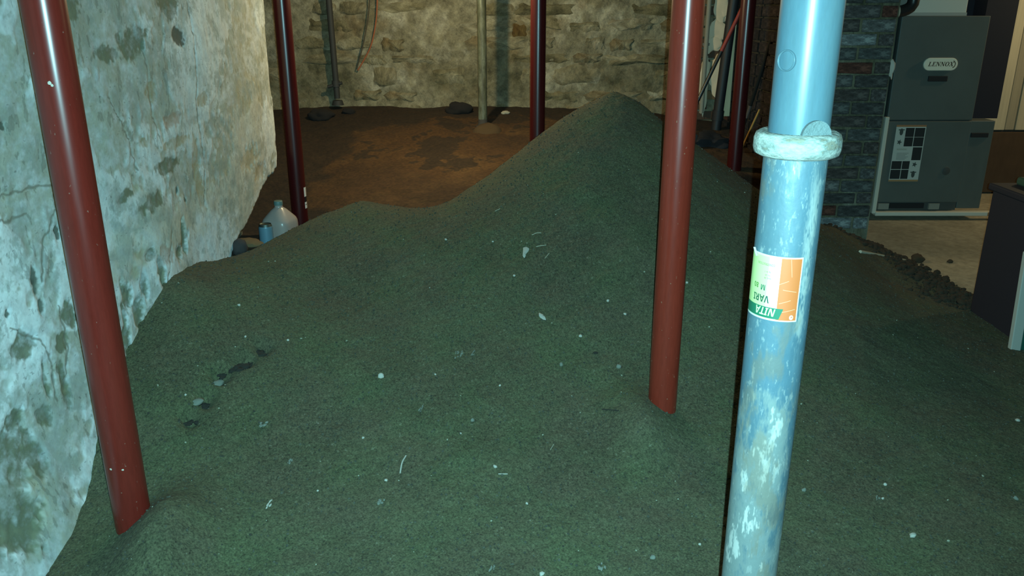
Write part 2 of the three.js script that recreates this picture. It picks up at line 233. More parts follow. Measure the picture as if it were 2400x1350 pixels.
{
  const stoneGeos = [];
  for (let k = 0; k < 7; k++) {
    const g = grid(12, 8, (u, v) => {
      const x = u - 0.5, y = v - 0.5, e = Math.min(u, 1 - u) * 1.7, e2 = Math.min(v, 1 - v), m = ss(0, 0.3, Math.min(e, e2) + 0.06 * vn(u * 6 + k * 5, v * 6));
      return new THREE.Vector3(x + 0.08 * vn(u * 3 + k * 9, v * 4), y + 0.17 * vn(u * 4 + k * 7 + 50, v * 3), m * (0.75 + 0.6 * fbm(u * 3 + k * 11, v * 3, 4)) - 0.35);
    }, (p, u, v) => [u * 0.32 + k * 0.137, v * 0.13 + k * 0.271]);
    stoneGeos.push(g);
  }
  const tones = [[1, 0.98, 0.95], [1.1, 1.08, 1.05], [0.92, 0.9, 0.86], [0.95, 0.9, 0.8], [1.02, 1.0, 0.92], [0.86, 0.84, 0.76], [1.15, 1.13, 1.1]];
  const mats = tones.map((t) => { const m = rubbleMat.clone(); m.color = lin(...t); return m; });
  const darkStone = std({ map: rubbleMap, color: lin(0.5, 0.36, 0.18), roughness: 1 });
  const r = rng(41); let y = 0.5, n = 0;
  const stone = (x, yy, w, h, m, dep) => { const o = part(wallFar, n ? `stone_${String(n).padStart(3, '0')}` : 'stone', stoneGeos[Math.floor(r() * 7)], m); n++; o.position.set(x, yy, -(farZ(x, yy) - 0.002)); o.scale.set(w, h, dep); o.rotation.z = (r() - 0.5) * 0.05; };
  while (y < 1.75) {
    const h = 0.075 + r() * 0.085; let x = -1.95 - r() * 0.2;
    while (x < 1.28) {
      const w = 0.17 + r() * 0.33; const cx = x + w / 2;
      if (r() > (cx < -0.1 ? 0.5 : 0.22) && !(Math.abs(cx - 0.057) < 0.14 && Math.abs(y + h / 2 - 1.19) < 0.1)) stone(cx, y + h / 2 + (r() - 0.5) * 0.02, w * 0.97, h * (0.86 + r() * 0.12), mats[Math.floor(r() * mats.length)], 0.016 + r() * 0.03);
      x += w + 0.012;
    }
    y += h + 0.012;
  }
  stone(0.057, 1.19, 0.125, 0.105, darkStone, 0.012);
  // old bricks at the right end of this wall
  const bg = new RoundedBoxGeometry(1, 1, 1, 2, 0.08), bt = [[0.16, 0.085, 0.045], [0.13, 0.075, 0.045], [0.2, 0.12, 0.06], [0.24, 0.19, 0.12], [0.10, 0.06, 0.04]].map((c) => std({ color: lin(...c), bumpMap: roughBump, bumpScale: 0.004, roughness: 1 }));
  let bn = 0; for (let c = 0; c < 17; c++) for (let i = 0; i < 2; i++) { const bx = 1.385 + i * 0.215 - (c % 2) * 0.09, by = 0.5 + c * 0.076; if (bx > 1.56 || r() < 0.1) continue; const o = part(wallFar, bn ? `brick_${String(bn).padStart(3, '0')}` : 'brick', bg, bt[Math.floor(r() * bt.length)]); bn++; o.scale.set(0.2, 0.063, 0.06); o.position.set(bx, by, -(FW - 0.012 - r() * 0.012)); o.rotation.z = (r() - 0.5) * 0.03; }
  // lime plaster still clinging to the bricks
  const limeMat = std({ color: lin(0.82, 0.66, 0.47), roughness: 1, bumpMap: roughBump, bumpScale: 0.01 });
  for (const [x, yy, w, h, sd] of [[1.545, 1.36, 0.085, 0.17, 1], [1.525, 1.2, 0.13, 0.10, 2], [1.49, 1.10, 0.11, 0.10, 3], [1.45, 0.82, 0.05, 0.34, 4], [1.55, 0.86, 0.10, 0.2, 5]]) {
    const g = lump(sd + 20, 3, 0.45); const o = part(wallFar, 'plaster_patch', g, limeMat); o.scale.set(w * 0.62, h * 0.64, 0.014); o.position.set(x, yy, -(FW - 0.052));
  }
}
// ------------------------------------------------------------------ other shell
const concreteMap = tex(1024, 1024, (u, v) => { const a = tfbm(u, v, 4, 6, 0.6), f = tfbm(u, v, 48, 3, 0.7), b = tfbm(u + 0.4, v + 0.8, 7, 5); let c = mix3([0.42, 0.36, 0.25], [0.32, 0.275, 0.185], clamp(0.5 + 1.5 * a)); c = mix3(c, [0.17, 0.14, 0.09], clamp(1.8 * b - 0.7) * 0.7); return c.map((x) => x * (1 + 0.3 * f)); });
const concreteMat = std({ map: concreteMap, bumpMap: rep(grainBump, 3), bumpScale: 0.003, roughness: 0.95 });
struct('floor', grid(2, 2, (u, v) => V(mix(-1.9, 4.7, u), 0, mix(-1.3, 6.6, v)), (p) => [p.x / 1.4, p.z / 1.4]), concreteMat);
struct('floor_slab', box(6.8, 0.2, 8.1, 1.4, -0.103, -2.6), concreteMat);
const backWallMat = std({ map: rubbleMap, roughness: 1, color: lin(0.6, 0.6, 0.6) });
const joistMat = std({ color: lin(0.16, 0.11, 0.06), roughness: 0.9, bumpMap: roughBump, bumpScale: 0.004 });
struct('ceiling', box(7.4, 0.12, 8.4, 1.1, 2.26, -2.6), joistMat);
struct('wall_rear', box(6.9, 2.3, 0.2, 1.4, 1.1, 1.2), backWallMat);
struct('wall_right', box(0.2, 2.3, 8.0, 4.75, 1.1, -2.7), backWallMat);
struct('wall_far_backing', box(7.4, 2.3, 0.2, 1.1, 1.1, -6.62), backWallMat);
struct('wall_alcove', mergeGeometries([box(0.2, 2.3, 2.5, -2.4, 1.1, -5.4), box(1.0, 2.3, 0.12, -1.95, 1.1, -4.24 + 0.03)]), backWallMat);
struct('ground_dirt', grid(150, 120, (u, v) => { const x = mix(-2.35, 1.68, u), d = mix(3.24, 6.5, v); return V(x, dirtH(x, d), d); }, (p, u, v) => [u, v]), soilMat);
{ // pale board lining behind the furnace, right end of the room
  const boardMap = tex(512, 512, (u, v) => { const a = tfbm(u, v, 3, 5), g = vn(u * 60, v * 4, 60, 4) * 0.5 + vn(u * 120, v * 8, 120, 8) * 0.5; return [0.50, 0.44, 0.31].map((x) => x * (1 + 0.25 * a + 0.14 * g)); });
  const bm = [1, 0.62, 0.9, 1.05, 0.8].map((k) => std({ map: boardMap, color: lin(k, k * 0.97, k * 0.92), roughness: 0.85 }));
  const lining = struct('wall_right_lining', box(1.6, 2.2, 0.03, 3.78, 1.1, -6.25), std({ color: lin(0.05, 0.04, 0.03) }));
  let x = 3.0; [0.26, 0.26, 0.185, 0.075, 0.2, 0.26, 0.26].forEach((w, i) => { const o = part(lining, i ? `plank_${String(i).padStart(3, '0')}` : 'plank', rbox(w - 0.006, 1.75, 0.02, 0.004), bm[[0, 0, 0, 1, 2, 3, 0][i]]); o.position.set(x + w / 2, 1.36, -6.225 + (i === 3 ? -0.006 : 0)); x += w; });
  const lowm = std({ map: boardMap, color: lin(0.13, 0.085, 0.06), roughness: 0.95 }); const o = part(lining, 'low_wall_board', rbox(1.58, 0.46, 0.03, 0.006), lowm); o.position.set(3.78, 0.24, -6.22);  // low wall strip, browner and darker than the planks above
}

// ------------------------------------------------------------------ the pile
{
  const g = grid(330, 400, (u, v) => { const x = mix(-1.42, 2.95, u), d = mix(0.25, 5.1, v); return V(x, sandSurf(x, d), d); }, (p) => [p.x / 0.8, p.z / 0.8]);
  const pile = single('sand_pile', g, sandMat, 'big peaked heap of dark grey-green sand spread across the basement floor', 'sand', null, 'stuff');
  const gg = new THREE.IcosahedronGeometry(1, 0), N = 15000, im = new THREE.InstancedMesh(gg, std({ color: lin(1, 1, 1), roughness: 1 }), N), r = rng(9), M = new THREE.Matrix4(), q = new THREE.Quaternion(), e = new THREE.Euler(), C = new THREE.Color();
  for (let i = 0; i < N; i++) { const d = 1.35 + 2.7 * r(), x = mix(-1.2, Math.min(2.1, 0.4 + d * 0.6), r()), k = 0.0013 + 0.0024 * r() ** 2.5; q.setFromEuler(e.set(r() * 6, r() * 6, r() * 6)); M.compose(V(x, sandSurf(x, d) + k * 0.3, d), q, new THREE.Vector3(k, k * 0.7, k * 1.2)); im.setMatrixAt(i, M); const t = r(), b = t > 0.985 ? 0.30 : 0.03 + 0.055 * r(); C.setRGB(b, b * 1.08, b * 0.8); im.setColorAt(i, C); }
  im.name = 'coarse_grain'; im.userData.kind = 'stuff'; shade(im); pile.add(im);
}

// ------------------------------------------------------------------ brick chimney
{
  const ch = thing('brick_chimney', 'square chimney of worn grey-painted bricks standing between the blue prop and the furnace', 'chimney', [0, 0, 0]);
  const mortar = std({ map: rubbleMap, color: lin(0.62, 0.66, 0.68), roughness: 1, bumpMap: roughBump, bumpScale: 0.01 });
  part(ch, 'core', box(0.49, 2.2, 1.6, 1.862, 1.1, -(4.745 + 0.8)), std({ map: rubbleMap, color: lin(0.2, 0.19, 0.2), roughness: 1, bumpMap: roughBump, bumpScale: 0.01 }));
  part(ch, 'mortar_face', box(0.50, 2.2, 0.036, 1.859, 1.1, -4.728), mortar);
  const geos = [0, 1, 2, 3].map((k) => { const g = new RoundedBoxGeometry(1, 1, 1, 3, 0.07), p = g.attributes.position; for (let i = 0; i < p.count; i++) { const x = p.getX(i), y = p.getY(i), z = p.getZ(i); p.setXYZ(i, x * (1 + 0.03 * vn(y * 5 + k * 7, z * 5)), y * (1 + 0.10 * vn(x * 5 + k * 3, z * 4 + k)), z * (1 + 0.06 * vn(x * 6 + k, y * 6))); } g.computeVertexNormals(); return g; });
  const brickMap = tex(512, 512, (u, v) => { const a = tfbm(u, v, 4, 6, 0.65), f = tfbm(u, v, 32, 3, 0.7); let c = [0.5, 0.5, 0.5].map((x) => x * (1 + 1.1 * a + 0.5 * f)); return a > 0.15 ? mix3(c, [1, 1, 0.97], clamp((a - 0.15) * 6)) : c; });
  const bm = (c) => std({ map: brickMap, color: lin(...c), roughness: 1, bumpMap: roughBump, bumpScale: 0.006 });
  const grey = [[0.14, 0.15, 0.145], [0.17, 0.175, 0.17], [0.105, 0.105, 0.10], [0.23, 0.235, 0.225], [0.15, 0.14, 0.135], [0.125, 0.11, 0.10]].map(bm), red = bm([0.17, 0.065, 0.045]), pale = bm([0.34, 0.37, 0.37]), darkBrick = [[0.048, 0.036, 0.036], [0.036, 0.029, 0.031], [0.06, 0.044, 0.042], [0.032, 0.026, 0.029]].map(bm);
  const r = rng(23); let n = 0;
  const brick = (x, y, d, w, h, t, m) => { const o = part(ch, n ? `brick_${String(n).padStart(3, '0')}` : 'brick', geos[Math.floor(r() * 4)], m); n++; o.scale.set(w, h, t); o.position.set(x, y, -d); o.rotation.set((r() - 0.5) * 0.02, (r() - 0.5) * 0.02, (r() - 0.5) * 0.03); };
  for (let c = 0; c < 23; c++) {
    const y = 0.15 + c * 0.074; let x = 1.602;
    const ws = c % 2 ? [0.1, 0.2, 0.19] : [0.2, 0.2, 0.09];
    ws.forEach((w, i) => { const m = c < 1 ? pale : (c === 12 && i < 2) || (c === 1 && i === 1) || (c === 16 && i === 2) || r() < 0.035 ? red : (c === 14 && i === 1) ? pale : grey[Math.floor(r() * grey.length)]; brick(x + w / 2, y + (r() - 0.5) * 0.004, 4.75 + (r() - 0.5) * 0.008, w - 0.006, 0.062, 0.1, m); x += w + 0.006; });
    for (let i = 0; i < 7; i++) { const d0 = 4.805 + (c % 2) * 0.1 + i * 0.213; brick(1.65, y + (r() - 0.5) * 0.004, d0 + 0.1, 0.1, 0.062, 0.2, r() < 0.03 ? red : darkBrick[Math.floor(r() * darkBrick.length)]); }  // left face: bricks much darker than those of the front
  }
  const lump1 = part(ch, 'mortar_smear', lump(3, 3, 0.4), std({ color: lin(0.5, 0.47, 0.4), roughness: 1 })); lump1.scale.set(0.012, 0.045, 0.012); lump1.position.set(2.112, 1.03, -4.705);
}

// ------------------------------------------------------------------ steel posts
const redMap = tex(512, 1024, (u, v) => { const a = tfbm(u, v, 4, 5), f = tfbm(u + 0.2, v, 64, 3, 0.7), s = vn(u * 128, v * 256, 128, 256); let c = [0.150, 0.016, 0.0105].map((x) => x * (1 + 0.22 * a + 0.14 * f)); if (s > 0.95) c = mix3(c, [0.35, 0.28, 0.22], 0.5); return c; });
const redRough = tex(256, 256, (u, v) => 0.29 + 0.10 * tfbm(u, v, 6, 5), { srgb: false });
const redMat = std({ map: redMap, roughnessMap: redRough, roughness: 1 });
const redShaded = redMat.clone(); redShaded.color = lin(0.36, 0.36, 0.6);  // rear posts: their backlit shade is put into this darker copy
const plateMat = std({ color: lin(0.12, 0.03, 0.02), roughness: 0.6 });
function post(label, x, d, D, y0, m = redMat) {
  const t = thing('steel_post', label, 'post', [x, y0, d]), H = 2.2 - y0, r = D / 2;
  const g = new THREE.CylinderGeometry(r, r, H - 0.012, 48, 1, true); g.translate(0, H / 2, 0); part(t, 'shaft', g, m);
  part(t, 'top_plate', box(0.15, 0.008, 0.15, 0, H - 0.004, 0), plateMat);
  part(t, 'base_plate', box(0.15, 0.008, 0.15, 0, 0.004, 0), plateMat);
  return t;
}
const postL = post('dark red steel post close to the whitewashed left wall, its foot in the sand', -0.962, 1.78, 0.087, 0.0);
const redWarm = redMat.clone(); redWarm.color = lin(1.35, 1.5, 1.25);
post('bright red-brown steel post standing in the front slope of the heap', 0.466, 2.29, 0.087, 0.0, redWarm);
const postBL = post('dark red steel post beside the plastic jug, with a white label strip low down', -1.158, 4.36, 0.086, 0.17, redShaded);
post('thin-looking dark red steel post behind the heap, between grey pipe and peak', 0.147, 4.8, 0.087, 0.36, redShaded);
post('dark red steel post in shade before the dark side of the chimney', 1.363, 5.0, 0.087, 0.34, redShaded);
{ // chips of bare paint on the left post
  const m = std({ color: lin(0.55, 0.5, 0.42), roughness: 0.9 });
  for (const [a, y, s] of [[-0.35, 1.205, 0.004], [-0.25, 1.20, 0.003], [-0.1, 0.29, 0.0026], [-0.75, 0.293, 0.003]]) { const o = part(postL, 'paint_chip', lump(Math.round(y * 90), 1, 0.4), m, 'pale paint chip'); o.scale.set(s, s * 0.9, 0.0008); o.position.set(0.0437 * Math.sin(a + 0.5), y, 0.0437 * Math.cos(a + 0.5)); o.rotation.y = a + 0.5; }
  const lt = canvasTex(64, 256, (c, w, h) => { c.fillStyle = '#d9d6d2'; c.fillRect(0, 0, w, h); c.fillStyle = '#15151a'; c.fillRect(0, h * 0.44, w, h * 0.26); c.fillStyle = '#55555c'; c.fillRect(w * 0.2, h * 0.8, w * 0.5, h * 0.05); });
  const g = new THREE.CylinderGeometry(0.0436, 0.0436, 0.115, 12, 1, true, THREE.MathUtils.degToRad(62), THREE.MathUtils.degToRad(32)); g.translate(0, 0.212, 0);
  part(postBL, 'label_strip', g, std({ map: lt, roughness: 0.6 }), 'white strip label with a black band');
}
// ------------------------------------------------------------------ blue telescopic prop
{
  const t = thing('adjustable_prop', 'pale blue telescopic steel prop with a collar and smeared cement, nearest to the camera', 'prop', [0.378, 0, 1.09]);
  const paint = (smear, seed) => tex(512, 1024, (u, v) => {
    const y = v * 1.25, a = tfbm(u + seed, v, 3, 6, 0.62), b = fbm(u * 5 + seed * 3, y * 9, 6, 0.66), f = tfbm(u, v + seed, 40, 4, 0.75), s = vn(u * 90, y * 150);
    let c = mix3([0.050, 0.098, 0.124], [0.064, 0.106, 0.120], clamp(0.5 + 1.5 * a)).map((x) => x * (1 + 0.12 * f));
    if (smear) {
      const k = ss(0.06, 0.42, b + 0.3 * f + 0.75 * ss(1.0, 0.55, y) - 0.30);
      c = mix3(c, [0.125, 0.155, 0.15], k);
      const w = ss(0.34, 0.46, b + 0.34 * f + 0.16 * a + 0.34 * ss(0.9, 0.6, y) - 0.24); c = mix3(c, [0.30, 0.315, 0.29], w);
      c = mix3(c, [0.20, 0.23, 0.22], 0.6 * ss(0.34, 0.5, fbm(u * 55, y * 75 + 7, 4, 0.72) + 0.25 * f + 0.12 * b));
      { const q = u - 0.57 - 0.02 * fbm(3, y * 9, 3), e = ss(0.04, 0.0, Math.abs(q) + 0.05 * f - 0.01) * ss(1.18, 1.1, y) * ss(0.86, 0.95, y); c = mix3(c, [0.24, 0.27, 0.25], 0.8 * e * ss(-0.25, 0.3, f + b)); }
      c = mix3(c, [0.12, 0.10, 0.06], 0.45 * ss(0.3, 0.5, fbm(u * 4 + 9, y * 8, 5) + 0.2 * f));
    } 
    return c;
  });
  const lower = std({ map: paint(true, 0.13), roughness: 0.55, bumpMap: rep(roughBump, 1, 4), bumpScale: 0.001 }), upper = new THREE.MeshPhysicalMaterial({ map: paint(false, 0.7), roughness: 0.33, metalness: 0, specularIntensity: 0.5 });
  const tubeG = (r, y0, y1) => { const g = new THREE.CylinderGeometry(r, r, y1 - y0, 64, 1, true, Math.PI); const uv = g.attributes.uv; for (let i = 0; i < uv.count; i++) uv.setY(i, (y0 + uv.getY(i) * (y1 - y0)) / 1.25); g.translate(0, (y0 + y1) / 2, 0); return g; };
  part(t, 'lower_tube', tubeG(0.0415, 0, 1.178), lower, 'cement-smeared lower tube');
  part(t, 'upper_tube', tubeG(0.039, 1.16, 2.185), upper);
  part(t, 'top_plate', box(0.14, 0.012, 0.14, 0, 2.192, 0), upper); part(t, 'base_plate', box(0.16, 0.01, 0.16, 0, 0.005, 0), lower);
  const cemMap = tex(512, 256, (u, v) => { const a = tfbm(u, v, 6, 6, 0.65), f = tfbm(u, v, 40, 3, 0.7); let c = mix3([0.115, 0.135, 0.12], [0.25, 0.26, 0.225], clamp(0.45 + 1.9 * a)); if (a < -0.22) c = mix3(c, [0.16, 0.13, 0.08], 0.5); return c.map((x) => x * (1 + 0.25 * f)); });
  const cem = std({ map: rep(cemMap, 2, 1), roughness: 0.9, bumpMap: rep(roughBump, 3, 1), bumpScale: 0.003 });
  const cg = lathe([[0.0385, 1.196], [0.048, 1.198], [0.0535, 1.195], [0.056, 1.188], [0.0562, 1.176], [0.0545, 1.169], [0.047, 1.165], [0.0415, 1.1645]], 72);
  part(t, 'collar', cg, cem, 'cement-crusted collar ring');
  const tab = new THREE.CylinderGeometry(0.0205, 0.0205, 0.005, 36, 1, false); tab.rotateX(Math.PI / 2);
  const tb = part(t, 'pin_washer', tab, std({ color: lin(0.085, 0.115, 0.115), roughness: 0.75, bumpMap: roughBump, bumpScale: 0.002 }), 'round washer of the locking pin'); { const a = 0.20; tb.position.set(0.0425 * Math.sin(a), 1.1955, 0.0425 * Math.cos(a)); tb.rotation.y = a; }
  { const a = -0.98, ring = part(t, 'pin_hole_rim', new THREE.TorusGeometry(0.0125, 0.0011, 8, 40), upper, 'raised rim of a plugged pin hole'); ring.position.set(0.0386 * Math.sin(a), 1.288, 0.0386 * Math.cos(a)); ring.rotation.y = a; ring.scale.z = 2.2; }
  // sticker, upside down on the tube
  const st = canvasTex(768, 700, (c, w, h) => {
    c.fillStyle = '#f4f6e6'; c.fillRect(0, 0, w, h);
    c.fillStyle = '#dcefa0'; c.fillRect(0, 20, w * 0.46, h - 40);
    c.fillStyle = '#f6f5ea'; c.fillRect(w * 0.46, 0, w * 0.2, h);
    c.fillStyle = '#e67a3c'; c.fillRect(w * 0.655, 16, w * 0.325, h - 30);
    c.strokeStyle = '#f0b890'; c.lineWidth = 5; for (const [a, b, e, f] of [[0.66, 0.42, 0.8, 0.36], [0.72, 0.5, 0.94, 0.53], [0.8, 0.03, 0.84, 0.3], [0.68, 0.72, 0.86, 0.66], [0.7, 0.86, 0.95, 0.8]]) { c.beginPath(); c.moveTo(a * w, b * h); c.lineTo(e * w, f * h); c.stroke(); }
    c.fillStyle = '#f3ede2'; c.beginPath(); c.arc(w * 0.9, h * 0.93, 26, 0, 7); c.fill(); c.fillStyle = '#e67a3c'; c.beginPath(); c.arc(w * 0.905, h * 0.925, 9, 0, 7); c.fill();
    c.fillStyle = '#1d7a58'; c.beginPath(); c.moveTo(0, h * 0.8); c.lineTo(w * 0.76, h * 0.8); c.lineTo(w * 0.70, h * 0.97); c.lineTo(0, h * 0.97); c.fill();
    const up = (s, x, y, px, col, style = 'bold') => { c.save(); c.translate(x * w, y * h); c.rotate(Math.PI); c.fillStyle = col; c.font = `${style} ${px}px sans-serif`; c.fillText(s, 0, 0); c.restore(); };
    up('NITA', 0.655, 0.815, 118, '#eef7b4', 'italic bold');
    up('VARI', 0.52, 0.63, 108, '#235c43');
    up('M', 0.44, 0.47, 84, '#2a6a55'); up('80', 0.30, 0.46, 78, '#5c8a3c');
    for (const [y, px, x, s] of [[0.13, 34, 0.56, 'CONSTRUCTION'], [0.25, 24, 0.5, 'kg  m  1'], [0.30, 24, 0.5, '3.0  20'], [0.345, 26, 0.52, 'mod. 30']]) up(s, x, y, px, '#5a7d38', '');
  });
  const a0 = -98, a1 = 17, sg = new THREE.CylinderGeometry(0.0419, 0.0419, 0.092, 40, 1, true, THREE.MathUtils.degToRad(a0), THREE.MathUtils.degToRad(a1 - a0)); sg.translate(0, 0.989, 0);
  const sk = part(t, 'sticker', sg, std({ map: st, roughness: 0.55, color: lin(0.5, 0.5, 0.5) }), 'orange and yellow sticker with green lettering, upside down');
  const curl = grid(6, 6, (u, v) => new THREE.Vector3(-u * 0.004 - v * 0.004, v * 0.012 + u * 0.001, 0.005 * u * (1 - v * 0.4))); const cu = part(t, 'sticker_curl', curl, std({ color: lin(0.45, 0.47, 0.45), side: THREE.DoubleSide, roughness: 0.6 }), 'curled white corner of the sticker'); cu.position.set(-0.0405, 1.029, 0.0105);
}

// ------------------------------------------------------------------ pipes and cables on the far wall
{
  const p = thing('grey_pipe', 'slender pale grey pipe standing on a rough stone footing behind the heap', 'pipe', [-0.204, 0.56, 5.8]);
  const m = std({ map: rep(rubbleMap, 0.4, 1.2), color: lin(0.42, 0.52, 0.52), roughness: 0.6 });
  const g = new THREE.CylinderGeometry(0.031, 0.031, 1.64, 32, 1, true); g.translate(0, 0.82, 0); part(p, 'tube', g, m);
  const fl = lathe([[0.0, 0.0], [0.05, 0.0], [0.05, 0.012], [0.034, 0.02], [0.031, 0.06]], 28); fl.translate(0, 0.0, 0); part(p, 'foot_flange', fl, std({ color: lin(0.05, 0.045, 0.04), roughness: 0.9 }));
  part(p, 'top_flange', lathe([[0.031, 1.6], [0.05, 1.625], [0.05, 1.638], [0.0, 1.64]], 28), m);
  const f = single('stone_footing', lump(5, 3, 0.28), std({ map: rubbleMap, color: lin(0.5, 0.36, 0.25), roughness: 1, bumpMap: roughBump, bumpScale: 0.01 }), 'brown stone block under the grey pipe', 'stone'); f.scale.set(0.135, 0.095, 0.11); at(f, -0.165, 0.475, 5.74);
  const d = thing('dark_pipe', 'dark iron pipe with a joint, leaning on the far wall at its left', 'pipe', [-1.31, 0.66, 6.3]);
  const im = std({ color: lin(0.035, 0.036, 0.034), roughness: 0.7 }), top = new THREE.Vector3(-0.03, 1.5, 0.02), bot = new THREE.Vector3(-0.005, 0.05, 0);
  part(d, 'tube', cyl(bot, top, 0.022, 0.022, 20), im); part(d, 'joint', cyl(new THREE.Vector3(-0.008, 0.135, 0), new THREE.Vector3(-0.009, 0.18, 0), 0.031, 0.029, 20), im); part(d, 'foot', cyl(new THREE.Vector3(-0.004, 0.0, 0), new THREE.Vector3(-0.004, 0.035, 0), 0.045, 0.036, 20), im); part(d, 'branch', cyl(new THREE.Vector3(-0.07, 0.135, 0.01), new THREE.Vector3(0.04, 0.165, 0.01), 0.012, 0.012, 12), im);
  single('hanging_cable', tube([V(-1.02, 2.19, 6.33), V(-1.03, 1.5, 6.33), V(-1.055, 1.3, 6.335), V(-1.09, 1.15, 6.335), V(-1.12, 1.05, 6.34), V(-1.165, 0.92, 6.345)], 0.0045), std({ color: lin(0.07, 0.06, 0.04), roughness: 0.8 }), 'thin dark cable hanging slack down the far wall', 'cable');
  single('orange_cord', tube([V(-0.96, 2.19, 6.35), V(-0.985, 1.42, 6.35), V(-1.005, 1.25, 6.35), V(-1.05, 1.09, 6.355), V(-1.10, 1.0, 6.36), V(-1.16, 0.91, 6.36)], 0.0055), std({ color: lin(0.36, 0.11, 0.045), roughness: 0.8 }), 'orange cord hanging beside the dark cable on the far wall', 'cord');
  const b = thing('black_pipe', 'straight black iron pipe between the leaning shovel and the pale stake', 'pipe', [1.49, 0.48, 6.05]); b.rotation.z = -0.06;
  part(b, 'tube', cyl(new THREE.Vector3(0, 0, 0), new THREE.Vector3(0, 1.72, 0), 0.036, 0.036, 24), std({ color: lin(0.018, 0.02, 0.024), roughness: 0.55 })); part(b, 'coupling', cyl(new THREE.Vector3(0, 0.1, 0), new THREE.Vector3(0, 0.17, 0), 0.042, 0.042, 24), std({ color: lin(0.018, 0.02, 0.024), roughness: 0.6 }));
  const w = thing('wall_conduit', 'narrow pale conduit running up the old bricks right of the bright red post', 'conduit', [1.435, 0.6, 6.31]);
  part(w, 'tube', cyl(new THREE.Vector3(0, 0, 0), new THREE.Vector3(0, 1.6, 0), 0.017, 0.017, 16), std({ color: lin(0.30, 0.29, 0.23), roughness: 0.7 })); part(w, 'clip', rbox(0.05, 0.02, 0.03, 0.004, 0, 0.5, -0.01), std({ color: lin(0.2, 0.19, 0.16) }));
  const sk = single('wooden_stake', rbox(0.048, 1.1, 0.025, 0.004, 0, 0.55, 0), std({ map: rep(tex(256, 256, (u, v) => [0.78, 0.62, 0.38].map((x) => x * (1 + 0.2 * vn(u * 24, v * 3, 24, 3)))), 1, 4), roughness: 0.85 }), 'pale wooden stake upright against the chimney side', 'stake'); at(sk, 1.575, 0.6, 6.12); sk.rotation.set(-0.02, 0, 0.0);
}
// ------------------------------------------------------------------ tools leaning in the far right corner
{
  const black = std({ color: lin(0.016, 0.018, 0.018), roughness: 0.3 }), redH = std({ color: lin(0.30, 0.035, 0.025), roughness: 0.5 }), steel = std({ color: lin(0.6, 0.6, 0.6), metalness: 0.9, roughness: 0.3 });
  const s = thing('shovel', 'long-handled shovel with red grip and black shaft, leaning to the right', 'shovel', [1.075, 0.47, 5.42]);
  const p = (k) => new THREE.Vector3(0.435 * k, 1.0 * k, -0.08 * k);
  part(s, 'shaft', cyl(p(0.18), p(0.62), 0.0115, 0.0115, 20), black); part(s, 'grip', cyl(p(0.62), p(1.05), 0.0125, 0.0115, 16), redH, 'red grip sleeve'); part(s, 'socket', cyl(p(0.08), p(0.30), 0.026, 0.013, 20), black);
  const bl = new THREE.Shape(); bl.moveTo(-0.10, 0.0); bl.quadraticCurveTo(-0.11, -0.16, 0, -0.27); bl.quadraticCurveTo(0.11, -0.16, 0.10, 0.0); bl.lineTo(0.03, 0.025); bl.lineTo(-0.03, 0.025); bl.closePath();
  const bg = new THREE.ExtrudeGeometry(bl, { depth: 0.004, bevelEnabled: true, bevelSize: 0.002, bevelThickness: 0.002, bevelSegments: 1, curveSegments: 10 }); bg.rotateZ(-0.32); bg.rotateX(-0.15); bg.translate(p(0.12).x, p(0.12).y, p(0.12).z); part(s, 'blade', bg, black);
  const d = thing('digging_bar', 'black bar with bright steel ferrule leaning on the dark chimney side', 'tool', [1.50, 0.40, 5.52]);
  const q = (k) => new THREE.Vector3(0.075 * k, 0.62 * k, -0.04 - 0.02 * k);
  const a = V(1.555, 0.672, 5.5), b2 = V(1.592, 1.02, 5.36), off = V(1.50, 0.40, 5.52);
  const L = (k) => a.clone().lerp(b2, k).sub(off);
  part(d, 'shaft', cyl(L(0.2), L(1.5), 0.012, 0.012, 16), black); part(d, 'ferrule', cyl(L(-0.02), L(0.22), 0.009, 0.0125, 16), steel, 'bright steel ferrule'); part(d, 'point', cyl(L(-0.55), L(-0.02), 0.004, 0.009, 12), black);
  single('wooden_stick', cyl(V(1.515, 0.44, 5.45), V(1.575, 0.742, 5.3), 0.007, 0.006, 10), std({ color: lin(0.50, 0.27, 0.07), roughness: 0.8 }), 'short thin yellow wooden stick leaning below the black bar', 'stick');
  const bag = single('dark_sack', lump(14, 4, 0.42), std({ color: lin(0.018, 0.018, 0.022), roughness: 0.85, bumpMap: roughBump, bumpScale: 0.01 }), 'crumpled dark sack lying at the foot of the black pipe', 'sack'); bag.scale.set(0.13, 0.075, 0.12); at(bag, 1.35, 0.475, 5.6);
}

